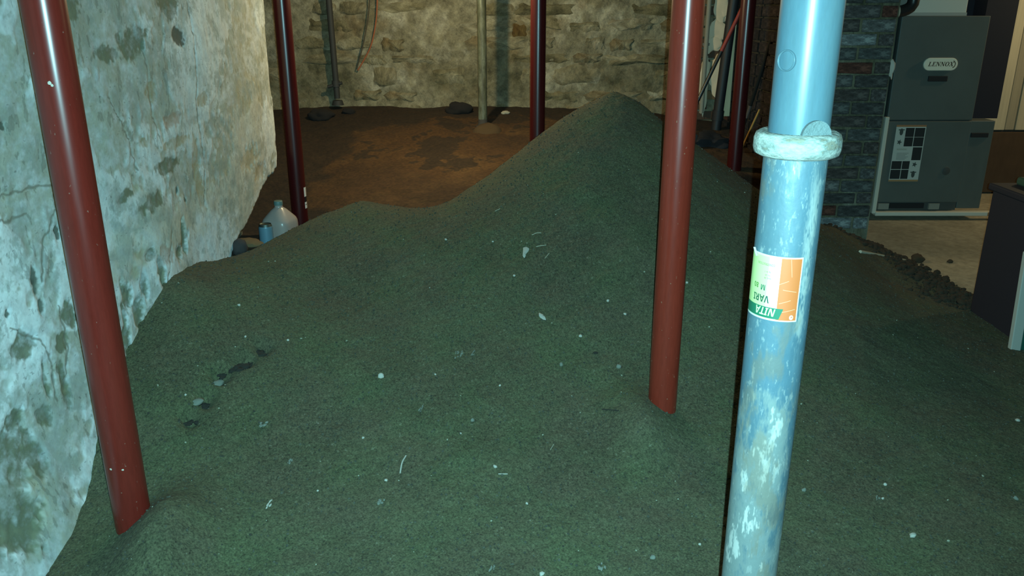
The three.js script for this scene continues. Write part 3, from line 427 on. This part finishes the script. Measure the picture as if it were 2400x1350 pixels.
// ------------------------------------------------------------------ furnace and what stands with it
{
  const f = thing('furnace', 'grey gas furnace cabinet with an oval badge, behind the brick chimney', 'furnace', [2.44, 0.03, 5.4]);
  const grey = std({ map: tex(256, 256, (u, v) => [0.095, 0.115, 0.105].map((x) => x * (1 + 0.12 * tfbm(u, v, 4, 5)))), roughness: 0.55 }), greyD = std({ color: lin(0.06, 0.07, 0.067), roughness: 0.6 }), dark = std({ color: lin(0.012, 0.013, 0.015), roughness: 0.8 }), white = std({ color: lin(0.62, 0.60, 0.50), roughness: 0.7 });
  part(f, 'cabinet', box(0.55, 1.24, 0.68, 0.277, 0.65, -0.365), greyD);
  part(f, 'upper_door', rbox(0.556, 0.645, 0.03, 0.006, 0.278, 0.955, -0.012), grey);
  const ld = part(f, 'lower_door', rbox(0.556, 0.54, 0.03, 0.006, 0.278, 0.357, -0.012), grey);
  part(f, 'handle_recess', rbox(0.125, 0.034, 0.012, 0.004, 0.285, 0.895, 0.003), dark, 'dark finger slot in the upper door');
  const badgeT = canvasTex(512, 180, (c, w, h) => { c.fillStyle = '#efe9d2'; c.fillRect(0, 0, w, h); c.fillStyle = '#3a2f26'; c.font = 'italic bold 86px serif'; c.fillText('LENNOX', 62, 118); c.lineWidth = 12; c.strokeStyle = '#4b4030'; c.beginPath(); c.ellipse(w * 0.82, h * 0.5, 52, 52, 0, -1.2, 1.2); c.stroke(); });
  { const s = new THREE.Shape(), W = 0.21, Hh = 0.072, R = 0.036; s.moveTo(-W / 2 + R, -Hh / 2); s.lineTo(W / 2 - R, -Hh / 2); s.absarc(W / 2 - R, 0, R, -Math.PI / 2, Math.PI / 2); s.lineTo(-W / 2 + R, Hh / 2); s.absarc(-W / 2 + R, 0, R, Math.PI / 2, Math.PI * 1.5);
    const g = new THREE.ExtrudeGeometry(s, { depth: 0.008, bevelEnabled: true, bevelSize: 0.003, bevelThickness: 0.003, bevelSegments: 2, curveSegments: 14 }), uv = g.attributes.uv, p = g.attributes.position; for (let i = 0; i < uv.count; i++) uv.setXY(i, p.getX(i) / (W + 0.006) + 0.5, p.getY(i) / (Hh + 0.006) + 0.5);
    const o = part(f, 'badge', g, std({ map: badgeT, roughness: 0.4 }), 'cream oval badge with dark lettering'); o.position.set(0.285, 0.985, 0.004); }
  const sheetT = canvasTex(400, 740, (c, w, h) => {
    c.fillStyle = '#b9c0b8'; c.fillRect(0, 0, w, h); c.fillStyle = '#a2744f'; c.fillRect(0, 0, w, 24); c.fillStyle = '#a3825a'; c.fillRect(0, h - 24, w, 24);
    c.fillStyle = '#1c2628'; const cell = (x, y, ww, hh) => c.fillRect(x * w, y * h, ww * w - 5, hh * h - 5);
    cell(0.33, 0.05, 0.30, 0.165); cell(0.64, 0.05, 0.345, 0.165); cell(0.33, 0.215, 0.30, 0.165); cell(0.64, 0.215, 0.345, 0.165); cell(0.66, 0.39, 0.325, 0.235);
    cell(0.02, 0.635, 0.35, 0.15); cell(0.38, 0.635, 0.26, 0.15); cell(0.02, 0.79, 0.35, 0.17); cell(0.38, 0.79, 0.26, 0.17);
    c.fillStyle = '#3f4a48'; for (const [x, y] of [[0.19, 0.12], [0.80, 0.87]]) { c.beginPath(); c.ellipse(x * w, y * h, 24, 44, 0, 0, 7); c.fill(); c.fillRect(x * w - 40, y * h - 34, 80, 14); }
    for (const [x, y] of [[0.17, 0.30], [0.80, 0.695]]) { c.beginPath(); for (let i = 0; i < 10; i++) { const rr = i % 2 ? 17 : 38, a = i * Math.PI / 5; c.lineTo(x * w + rr * Math.cos(a), y * h + rr * Math.sin(a)); } c.fill(); }
    c.fillStyle = '#7f8a72'; c.font = '30px sans-serif'; c.fillText('WARNING', 0.12 * w, 0.44 * h); c.fillStyle = '#6d7876'; for (let i = 0; i < 6; i++) c.fillRect(0.14 * w, (0.49 + i * 0.022) * h, (0.4 - 0.05 * (i % 3)) * w, 5);
  });
  part(ld, 'warning_sheet', box(0.195, 0.372, 0.002, 0.165, 0.416, 0.0045), std({ map: sheetT, roughness: 0.6 }), 'printed warning sheet of dark and white cells');
  part(ld, 'round_emblem', lathe([[0, 0.004], [0.024, 0.003], [0.027, 0]], 28).rotateX(Math.PI / 2).translate(0.44, 0.30, 0.004), greyD);
  part(f, 'toe_panel', box(0.55, 0.055, 0.02, 0.277, 0.06, -0.02), greyD); part(f, 'toe_vent', box(0.23, 0.035, 0.008, 0.22, 0.062, -0.007), dark);
  for (const x of [0.06, 0.40]) part(f, 'foot_block', box(0.07, 0.04, 0.02, x, 0.06, -0.004), std({ color: lin(0.25, 0.25, 0.21) }));
  part(f, 'base_rail', rbox(0.86, 0.026, 0.05, 0.004, 0.43, 0.014, 0.01), white, 'pale rail along the foot'); part(f, 'side_rail', rbox(0.026, 0.64, 0.03, 0.004, -0.008, 0.335, 0.012), white, 'pale upright strip along the left edge');
  part(f, 'filter_cabinet', rbox(0.158, 0.585, 0.6, 0.006, 0.637, 0.335, -0.31), grey, 'filter box on the right side'); part(f, 'filter_slot', rbox(0.115, 0.03, 0.012, 0.004, 0.625, 0.535, -0.007), dark, 'dark slot in the filter box');
  const pl = thing('air_plenum', 'pale sheet metal plenum box on top of the furnace', 'duct', [2.665, 1.305, 5.42]); part(pl, 'casing', rbox(0.38, 0.86, 0.5, 0.005, 0, 0.432, -0.26), std({ color: lin(0.62, 0.63, 0.55), roughness: 0.5 })); part(pl, 'seam', box(0.386, 0.02, 0.506, 0, 0.012, -0.26), std({ color: lin(0.4, 0.4, 0.36), roughness: 0.5 }));
  const rd = thing('return_duct', 'dark navy duct rising from the filter box on the right of the furnace', 'duct', [3.08, 0.655, 5.5]); part(rd, 'casing', box(0.20, 1.53, 0.45, 0.055, 0.767, -0.26), std({ color: lin(0.010, 0.011, 0.02), roughness: 0.8 })); part(rd, 'rear_panel', box(0.42, 0.86, 0.02, -0.01, 1.08, -0.2), std({ color: lin(0.012, 0.013, 0.022), roughness: 0.8 }));
  const el = thing('vent_pipe', 'dark pipe elbow with a bright collar beside the plenum', 'pipe', [2.40, 1.335, 5.28]); const em = std({ color: lin(0.02, 0.02, 0.02), roughness: 0.35 });
  part(el, 'elbow', tube([new THREE.Vector3(-0.16, -0.01, 0), new THREE.Vector3(-0.02, 0, 0), new THREE.Vector3(0.035, 0.03, 0), new THREE.Vector3(0.045, 0.10, 0), new THREE.Vector3(0.045, 0.8, 0)], 0.035, 40, 20), em); part(el, 'collar', cyl(new THREE.Vector3(-0.085, -0.004, 0), new THREE.Vector3(-0.045, -0.001, 0), 0.039, 0.039, 24), std({ color: lin(0.5, 0.46, 0.34), roughness: 0.5 }), 'tan collar');
}
// ------------------------------------------------------------------ dark tote and framed board at the right edge
{
  const t = thing('storage_tote', 'tall dark plastic bin with a dull green lid at the right edge', 'bin', [2.4, 0.03, 3.22]);
  const dm = std({ color: lin(0.014, 0.012, 0.02), roughness: 0.7 });
  part(t, 'body', rbox(0.72, 0.60, 0.42, 0.015, 0, 0.3, 0), dm); part(t, 'rim', rbox(0.745, 0.03, 0.445, 0.008, 0, 0.605, 0), dm); part(t, 'lid', rbox(0.66, 0.035, 0.38, 0.012, 0.05, 0.635, 0), std({ color: lin(0.03, 0.07, 0.04), roughness: 0.7 }), 'dull green lid');
  const b = thing('framed_board', 'teal board in a white frame, stood on the sand against the dark bin', 'board', [2.275, 0.045, 2.985]); b.rotation.set(-0.02, 0, 0.035);
  const wm = std({ color: lin(0.42, 0.43, 0.38), roughness: 0.6 }); const Wd = 0.62, Hb = 0.44, fw = 0.04;
  part(b, 'panel', box(Wd - 0.02, Hb - 0.02, 0.012, 0, Hb / 2, -0.004), std({ color: lin(0.01, 0.09, 0.065), roughness: 0.5 }), 'teal face');
  for (const sx of [-1, 1]) part(b, 'frame_side', rbox(fw, Hb, 0.025, 0.004, sx * (Wd / 2 - fw / 2), Hb / 2, 0), wm, 'white frame'); part(b, 'frame_rail', rbox(Wd - 2 * fw, fw, 0.022, 0.004, 0, Hb - fw / 2, 0), wm); part(b, 'frame_rail', rbox(Wd - 2 * fw, 0.012, 0.022, 0.003, 0, 0.006, 0), wm);
}
// ------------------------------------------------------------------ jug, can, small things by the left wall
{
  const j = thing('plastic_jug', 'translucent white gallon jug half sunk behind the heap beside the left wall', 'jug', [-1.165, 0.175, 4.0]);
  const prof = [[0.0, 0.002, 0.85], [0.066, 0.0, 0.8], [0.074, 0.008, 0.8], [0.0755, 0.03, 0.8], [0.0755, 0.15, 0.8], [0.0745, 0.168, 0.75], [0.070, 0.182, 0.65], [0.054, 0.203, 0.45], [0.035, 0.226, 0.2], [0.023, 0.236, 0], [0.0195, 0.24, 0], [0.0195, 0.252, 0], [0, 0.252, 0]];
  const g = grid(64, prof.length - 1, (u, v) => { const k = Math.round(v * (prof.length - 1)), [r, y, sq] = prof[k], a = -u * Math.PI * 2, n = mix(2, 4.2, sq), c = Math.cos(a), s = Math.sin(a), m = r / Math.pow(Math.abs(c) ** n + Math.abs(s) ** n, 1 / n); return new THREE.Vector3(m * c, y, m * s); });
  const pm = new THREE.MeshPhysicalMaterial({ color: lin(0.50, 0.43, 0.39), roughness: 0.28, transmission: 0.25, thickness: 0, ior: 1.5 });
  part(j, 'body', g, pm); part(j, 'handle', tube([new THREE.Vector3(-0.02, 0.232, 0.02), new THREE.Vector3(-0.055, 0.228, 0.035), new THREE.Vector3(-0.078, 0.195, 0.045), new THREE.Vector3(-0.082, 0.155, 0.05), new THREE.Vector3(-0.07, 0.125, 0.045)], 0.011, 30, 12), pm);
  part(j, 'cap', lathe([[0.0, 0.27], [0.019, 0.27], [0.0215, 0.267], [0.022, 0.25], [0.0205, 0.249]], 28), std({ color: lin(0.12, 0.20, 0.19), roughness: 0.5 }), 'grey-green screw cap');
  j.rotation.y = -1.9;
  const c = thing('drink_can', 'small blue metal can standing in front of the white jug', 'can', [-1.178, 0.262, 3.8]);
  part(c, 'body', lathe([[0, 0], [0.026, 0.0], [0.0325, 0.008], [0.033, 0.015], [0.033, 0.098], [0.031, 0.105]], 36), std({ color: lin(0.13, 0.26, 0.34), roughness: 0.4, metalness: 0.1 }), 'blue can wall'); part(c, 'rim', lathe([[0.031, 0.105], [0.0275, 0.113], [0.0275, 0.116], [0.026, 0.116], [0.025, 0.112], [0, 0.112]], 36), std({ color: lin(0.10, 0.13, 0.12), metalness: 0.7, roughness: 0.45 }));
  const sl = single('mortar_slab', lump(31, 3, 0.3), std({ map: rubbleMap, color: lin(1.0, 0.82, 0.66), roughness: 1 }), 'pale slab of broken mortar left of the blue can', 'rubble'); sl.scale.set(0.06, 0.018, 0.05); at(sl, -1.232, 0.315, 3.68);
  const st = single('round_stone', lump(8, 3, 0.25), std({ color: lin(0.045, 0.04, 0.04), roughness: 1, bumpMap: roughBump, bumpScale: 0.006 }), 'dark round stone between left wall and crest of the heap', 'stone'); st.scale.set(0.035, 0.036, 0.035); at(st, -1.185, 0.372, 3.42);
}
// ------------------------------------------------------------------ loose bits on the heap
{
  const pale = std({ color: lin(0.42, 0.42, 0.36), roughness: 0.9 }), dull = std({ color: lin(0.17, 0.19, 0.155), roughness: 1, bumpMap: roughBump, bumpScale: 0.003 }), straw = std({ color: lin(0.30, 0.30, 0.22), roughness: 0.9 }), darkClod = std({ color: lin(0.022, 0.022, 0.017), roughness: 1 });
  const pebs = [0, 1, 2, 3].map((k) => lump(60 + k, 1, 0.35)), r = rng(5);
  const lay = (o, x, d, up) => { o.position.copy(V(x, sandSurf(x, d) + up, d)); };
  const P = [[-0.417, 2.377, 22], [-0.118, 2.206, 14], [-0.048, 2.026, 13], [0.347, 2.441, 18], [0.16, 2.445, 17], [1.028, 1.783, 17], [0.803, 1.952, 14], [1.642, 2.379, 15], [1.384, 1.944, 15], [0.072, 1.636, 13], [0.347, 1.696, 15],
    [1.043, 1.989, 10], [-0.937, 2.642, 11], [-0.256, 3.059, 11], [0.008, 2.831, 10], [0.636, 2.825, 10], [-0.526, 1.922, 7], [0.338, 2.719, 11], [0.393, 2.667, 11], [0.231, 2.566, 12], [-0.348, 1.971, 10], [0.04, 1.885, 9], [-0.435, 2.126, 9], [-0.874, 2.491, 9], [-0.741, 2.509, 9], [-0.981, 2.227, 8], [-0.038, 2.355, 8], [0.473, 1.744, 8], [-0.073, 3.018, 9], [-1.049, 1.951, 9], [1.014, 1.934, 9], [-0.152, 2.157, 7], [-0.246, 2.397, 8]];
  const named = ['white pebble alone left of the middle of the heap, brightest of the loose pebbles', 'small white pebble low on the heap below the white pebble alone', 'white pebble low on the heap, beside a short straw', 'white pebble just left of the bright red-brown post, above its foot', 'dull pale pebble a hand left of the pebble beside the front red post', 'pale pebble on the flat sand low at the right of the blue prop', 'grey pebble on the sand close against the right of the blue prop', 'brown pebble on the sand far out at the right edge, the upper one', 'pinkish pebble on the sand at the right edge, the lower one', 'pale pebble cut by the bottom edge of the picture, left of middle', 'greyish pebble low in the picture, left of the foot of the blue prop',
    "tiny pebble above the small pale flake right of the blue prop", "tiny pebble high on the left flank, nearest the left wall's foot", "tiny pebble on the upper left face, left of the highest straw", "tiny pebble left of the front red post, below the slanting straw", "tiny pebble just right of the front red post, halfway up", "tiny pebble low on the left, between streaky flake and broken flake", "tiny pebble left of the front red post, the higher of a close pair", "tiny pebble left of the front red post, the lower of a close pair", "tiny pebble right of the curved pale flake", "tiny pebble just above the broken flake under the white twig", "tiny pebble low on the heap under the white pebble with the straw", "tiny pebble below and left of the brightest white pebble", "tiny pebble just above the gully's upper end", "tiny pebble right of the gully's upper end", "tiny pebble left of the second pale lump in the gully", "tiny pebble above the small white pebble in mid heap", "tiny pebble low in the picture under the front red post", "tiny pebble below the small straw on the left face of the peak", "tiny pebble at the left of the left post's foot", "tiny pebble below the small pale flake right of the blue prop", "tiny pebble left of the small white pebble low on the heap", "tiny pebble right of the dusty streak above the long white twig"];
  P.forEach(([x, d, s], i) => { const o = single('pebble', pebs[i % 4], i < 11 && [1, 3, 4, 6].includes(i % 7) ? dull : pale, named[i], 'pebble', i < 11 ? 'larger loose pebbles' : 'tiny pebbles on the heap'); const k = s * 0.00046; o.scale.set(k, k * 0.75, k); o.rotation.set(r() * 3, r() * 6, r() * 3); lay(o, x, d, k * 0.3); });
  const C = [[0.05, 2.95, 52, 20, 'long pale flake high on the heap, highest of the flakes', 1], [0.104, 2.65, 40, 18, 'curved pale flake halfway up the heap, below the long flake', 1], [-0.729, 2.156, 34, 26, 'greenish pale flake right of the small gully', 0], [-0.627, 2.027, 26, 17, 'dull flake below the greenish flake', 0], [-0.638, 1.862, 40, 13, 'streaky pale flake low on the left, right of the left post foot', 1], [-0.352, 1.885, 34, 22, 'broken pale flake low on the heap under the long white twig', 0], [-0.278, 2.25, 40, 11, 'thin bluish flake above the long white twig', 0], [-0.178, 2.49, 46, 26, 'dusty pale patch of plaster crumbs mid heap', 0], [-0.129, 2.49, 34, 12, 'narrow pale flake beside the dusty patch', 0], [-0.047, 1.65, 30, 14, 'bluish flake near the bottom edge under the middle', 0], [0.218, 1.662, 30, 20, 'pale crumbly flake near the bottom edge, left of the blue prop', 0], [-0.915, 2.31, 40, 34, 'pale rounded lump lying in the small gully', 0], [-0.945, 2.221, 34, 26, 'second pale lump in the small gully, the lower one', 0], [1.0, 1.933, 22, 12, 'small pale flake on the flat sand right of the blue prop', 0]];
  for (const [x, d, L, W, label, m] of C) { const cl = []; const nC = label.includes('lump') || label.includes('pale flake h') ? 1 : label.includes('flake high') || label.includes('curved') ? 3 : 9; for (let q = 0; q < nC; q++) { const gq = lump(80 + Math.round(L + W) + q * 3, 1, 0.5), k = nC === 1 ? 1 : nC === 3 ? 0.62 : 0.16 + 0.2 * r(), a = r() * 6.3, rr = nC === 1 ? 0 : nC === 3 ? 0.2 : Math.sqrt(r()) * 0.95; gq.scale(k, 0.8, k * (nC === 3 ? 1 : 1)); gq.translate(nC === 3 ? 0.35 * Math.sin(q * 2.1) : rr * Math.cos(a), 0, nC === 3 ? (q - 1) * 0.5 : rr * Math.sin(a)); cl.push(gq); }
    const o = single('plaster_flake', mergeGeometries(cl), m ? pale : dull, label, 'flake'); const th = label.includes('lump') ? W * 0.00035 : 0.003; o.scale.set(W * 0.0005, th, L * 0.0005); const dh = (sandSurf(x, d + 0.02) - sandSurf(x, d - 0.02)) / 0.04; o.rotation.set(Math.atan(dh), label.includes('curved') ? 0.6 : -0.5 + 0.5 * r(), 0, 'XYZ'); lay(o, x, d, th * 0.4); }
  const T = [[[[-0.312, 1.996], [-0.31, 2.03], [-0.303, 2.06]], 'long curved white twig low on the heap', 0.0024], [[[0.076, 3.019], [0.095, 3.026], [0.111, 3.028]], 'short straw above the long pale flake', 0.0018], [[[0.091, 2.963], [0.11, 2.961], [0.128, 2.967]], 'bent straw just right of the long pale flake', 0.0018], [[[0.122, 2.902], [0.138, 2.923]], 'short slanting straw below the bent straw', 0.0016], [[[-0.068, 3.19], [-0.048, 3.197]], 'small straw high on the left face of the peak', 0.0016], [[[-0.038, 1.998], [-0.012, 1.996]], 'short straw beside a white pebble low on the heap', 0.0015], [[[0.111, 2.093], [0.122, 2.116]], 'thin straw low on the heap left of the front red post', 0.0012], [[[0.275, 2.254], [0.3, 2.24], [0.323, 2.224]], 'thin dark stalk left of the front red post foot', 0.0018]];
  for (const [pts, label, rad] of T) single('twig', tube(pts.map(([x, d], i) => V(x, sandSurf(x, d) + rad + (i === 1 && pts.length > 2 ? 0.002 : 0), d)), rad, 12, 6), label.includes('dark') ? darkClod : label.includes('white') ? pale : straw, label, 'twig');
  const K = [[-0.820, 2.45, 20], [-0.842, 2.41, 24], [-0.870, 2.372, 26], [-0.895, 2.345, 20], [-0.926, 2.235, 22], [-0.942, 2.165, 22]], KL = ['uppermost added dark clod at the head of the small gully', 'added dark clod second from the head of the gully', 'largest added dark clod in the upper half of the gully', 'added dark clod just above the pale rounded lump in the gully', 'added dark clod just below the pale rounded lump in the gully', 'lowest added dark clod at the foot of the gully'];
  K.forEach(([x, d, s], i) => { const cl = []; for (let q = 0; q < 9; q++) { const g = lump(30 + i * 9 + q, 1, 0.6), k = 0.22 + 0.3 * r(), a = r() * 6.3, w = Math.sqrt(r()) * 0.95; g.scale(k, k * 1.5, k); g.translate(w * Math.cos(a), 0, w * Math.sin(a)); cl.push(g); }
    const o = single('dark_clod', mergeGeometries(cl), darkClod, KL[i], 'clod', 'clods in the gully'); o.scale.set(s * 0.0014, s * 0.0004, s * 0.0010); o.rotation.y = 0.7; lay(o, x, d, 0.001); });  // clod clusters added to darken the gully
  const c0 = single('dark_clod', lump(44, 2, 0.3), darkClod, 'lone dark clod above the white pebble left of the front red post', 'clod'); c0.scale.set(0.008, 0.004, 0.006); lay(c0, 0.276, 2.501, 0.002);
}
{ // rubble along the right edge of the heap, where it meets the concrete
  const r = rng(12), gs = [], B = [[1.85, 4.64], [2.08, 4.58], [2.17, 4.35], [2.2, 4.1], [2.22, 3.85], [2.24, 3.65], [2.16, 3.45]], ground = (x, d) => Math.max(sandSurf(x, d), 0);
  const proto = [0, 1, 2, 3, 4].map((k) => lump(90 + k, 1, 0.45));
  for (let i = 0; i < 1500; i++) { const t = r() * (B.length - 1), k = Math.floor(t), f = t - k, x = mix(B[k][0], B[k + 1][0], f) + (r() + r() - 1.55) * 0.26, d = mix(B[k][1], B[k + 1][1], f) + (r() - 0.5) * 0.15; if (x < 2.12 && d > 4.64) continue; const s = 0.0035 + 0.016 * r() ** 3, g = proto[i % 5].clone(); g.rotateX(r() * 6); g.rotateY(r() * 6); g.scale(s, s * 0.75, s); g.translate(x, ground(x, d) + s * 0.3, -d); gs.push(g); }
  single('rubble_band', mergeGeometries(gs), std({ color: lin(0.042, 0.030, 0.018), roughness: 1 }), 'band of dark brown rubble where the heap meets the concrete floor', 'rubble', null, 'stuff');
  const brown = std({ color: lin(0.06, 0.04, 0.022), roughness: 1 });
  for (const [x, d, s, label] of [[2.29, 4.42, 0.036, 'brown stone lying loose on the concrete before the furnace'], [2.46, 4.40, 0.016, 'small dark stone on the concrete, right of the brown stone']]) { const o = single('loose_stone', lump(Math.round(s * 1000), 2, 0.3), brown, label, 'stone'); o.scale.set(s, s * 0.7, s); at(o, x, s * 0.45, d); }
  const a = [1.69, 3.82], b = [2.10, 4.19]; single('wooden_lath', cyl(V(a[0], ground(...a) + 0.004, a[1]), V(b[0], ground(...b) + 0.006, b[1]), 0.0085, 0.0075, 7), std({ color: lin(0.46, 0.46, 0.36), roughness: 0.9 }), 'pale thin lath lying across the rubble at the edge of the heap', 'lath');
  const dk = std({ color: lin(0.014, 0.013, 0.013), roughness: 1 });
  for (const [x, d, s, label] of [[-1.40, 6.08, 0.07, 'dark stone on the dirt at the foot of the dark iron pipe'], [-0.40, 6.22, 0.075, 'dark stone at the foot of the far wall, left of the grey pipe'], [-1.22, 6.2, 0.035, 'small dark stone right of the foot of the dark iron pipe']]) { const o = single('loose_stone', lump(Math.round(s * 999), 3, 0.35), dk, label, 'stone'); o.scale.set(s * 1.3, s * 0.7, s); at(o, x, dirtH(x, d) + s * 0.3, d); }
  const wp = single('loose_stone', lump(71, 2, 0.3), std({ color: lin(0.4, 0.37, 0.28), roughness: 1 }), 'little pale stone on the dark dirt right of the grey pipe', 'stone'); wp.scale.set(0.03, 0.015, 0.02); at(wp, -0.05, dirtH(-0.05, 6.15) + 0.008, 6.15);
}
// ------------------------------------------------------------------ the lamps and the phone that light the place (outside the frame)
function bulb(L, label) {
  const t = thing('light_bulb', label, 'lamp', [L.at.x, L.at.y, -L.at.z]);
  part(t, 'glass', lathe([[0, -0.032], [0.018, -0.027], [0.03, -0.008], [0.03, 0.006], [0.022, 0.028], [0.014, 0.05]], 24), new THREE.MeshStandardMaterial({ color: 0x332a1c, emissive: L.colour, emissiveIntensity: 6 }));
  part(t, 'socket', cyl(new THREE.Vector3(0, 0.05, 0), new THREE.Vector3(0, 0.1, 0), 0.018, 0.022, 20), std({ color: lin(0.1, 0.1, 0.1) })); part(t, 'cord', cyl(new THREE.Vector3(0, 0.1, 0), new THREE.Vector3(0, 2.2 - L.at.y, 0), 0.004, 0.004, 8), std({ color: lin(0.03, 0.03, 0.03) }));
  const p = new THREE.PointLight(L.colour, L.power, 0, 2); p.name = 'bulb_light'; p.castShadow = true; p.shadow.radius = 1.4; p.shadow.bias = -0.002; t.add(p);
}
bulb(LAMP, 'bare warm bulb hanging above the dirt behind the heap'); bulb(LAMP2, 'bare warm bulb hanging right of the furnace');
{
  const t = thing('smartphone', 'black phone whose flash lights the cellar', 'phone', [0.03, 1.33, -0.012]);
  part(t, 'body', rbox(0.074, 0.145, 0.008, 0.0035, 0, 0, 0), std({ color: lin(0.01, 0.01, 0.012), roughness: 0.4 }));
  const l = new THREE.CylinderGeometry(0.0024, 0.0024, 0.0006, 20); l.rotateX(Math.PI / 2); l.translate(-0.014, 0.022, -0.0043); part(t, 'flash_led', l, new THREE.MeshStandardMaterial({ color: 0xffffff, emissive: FLASH.colour, emissiveIntensity: 4 }));
}
scene.traverse((o) => { if (o.isMesh) { o.castShadow = true; o.receiveShadow = true; } });
renderer.render(scene, camera);
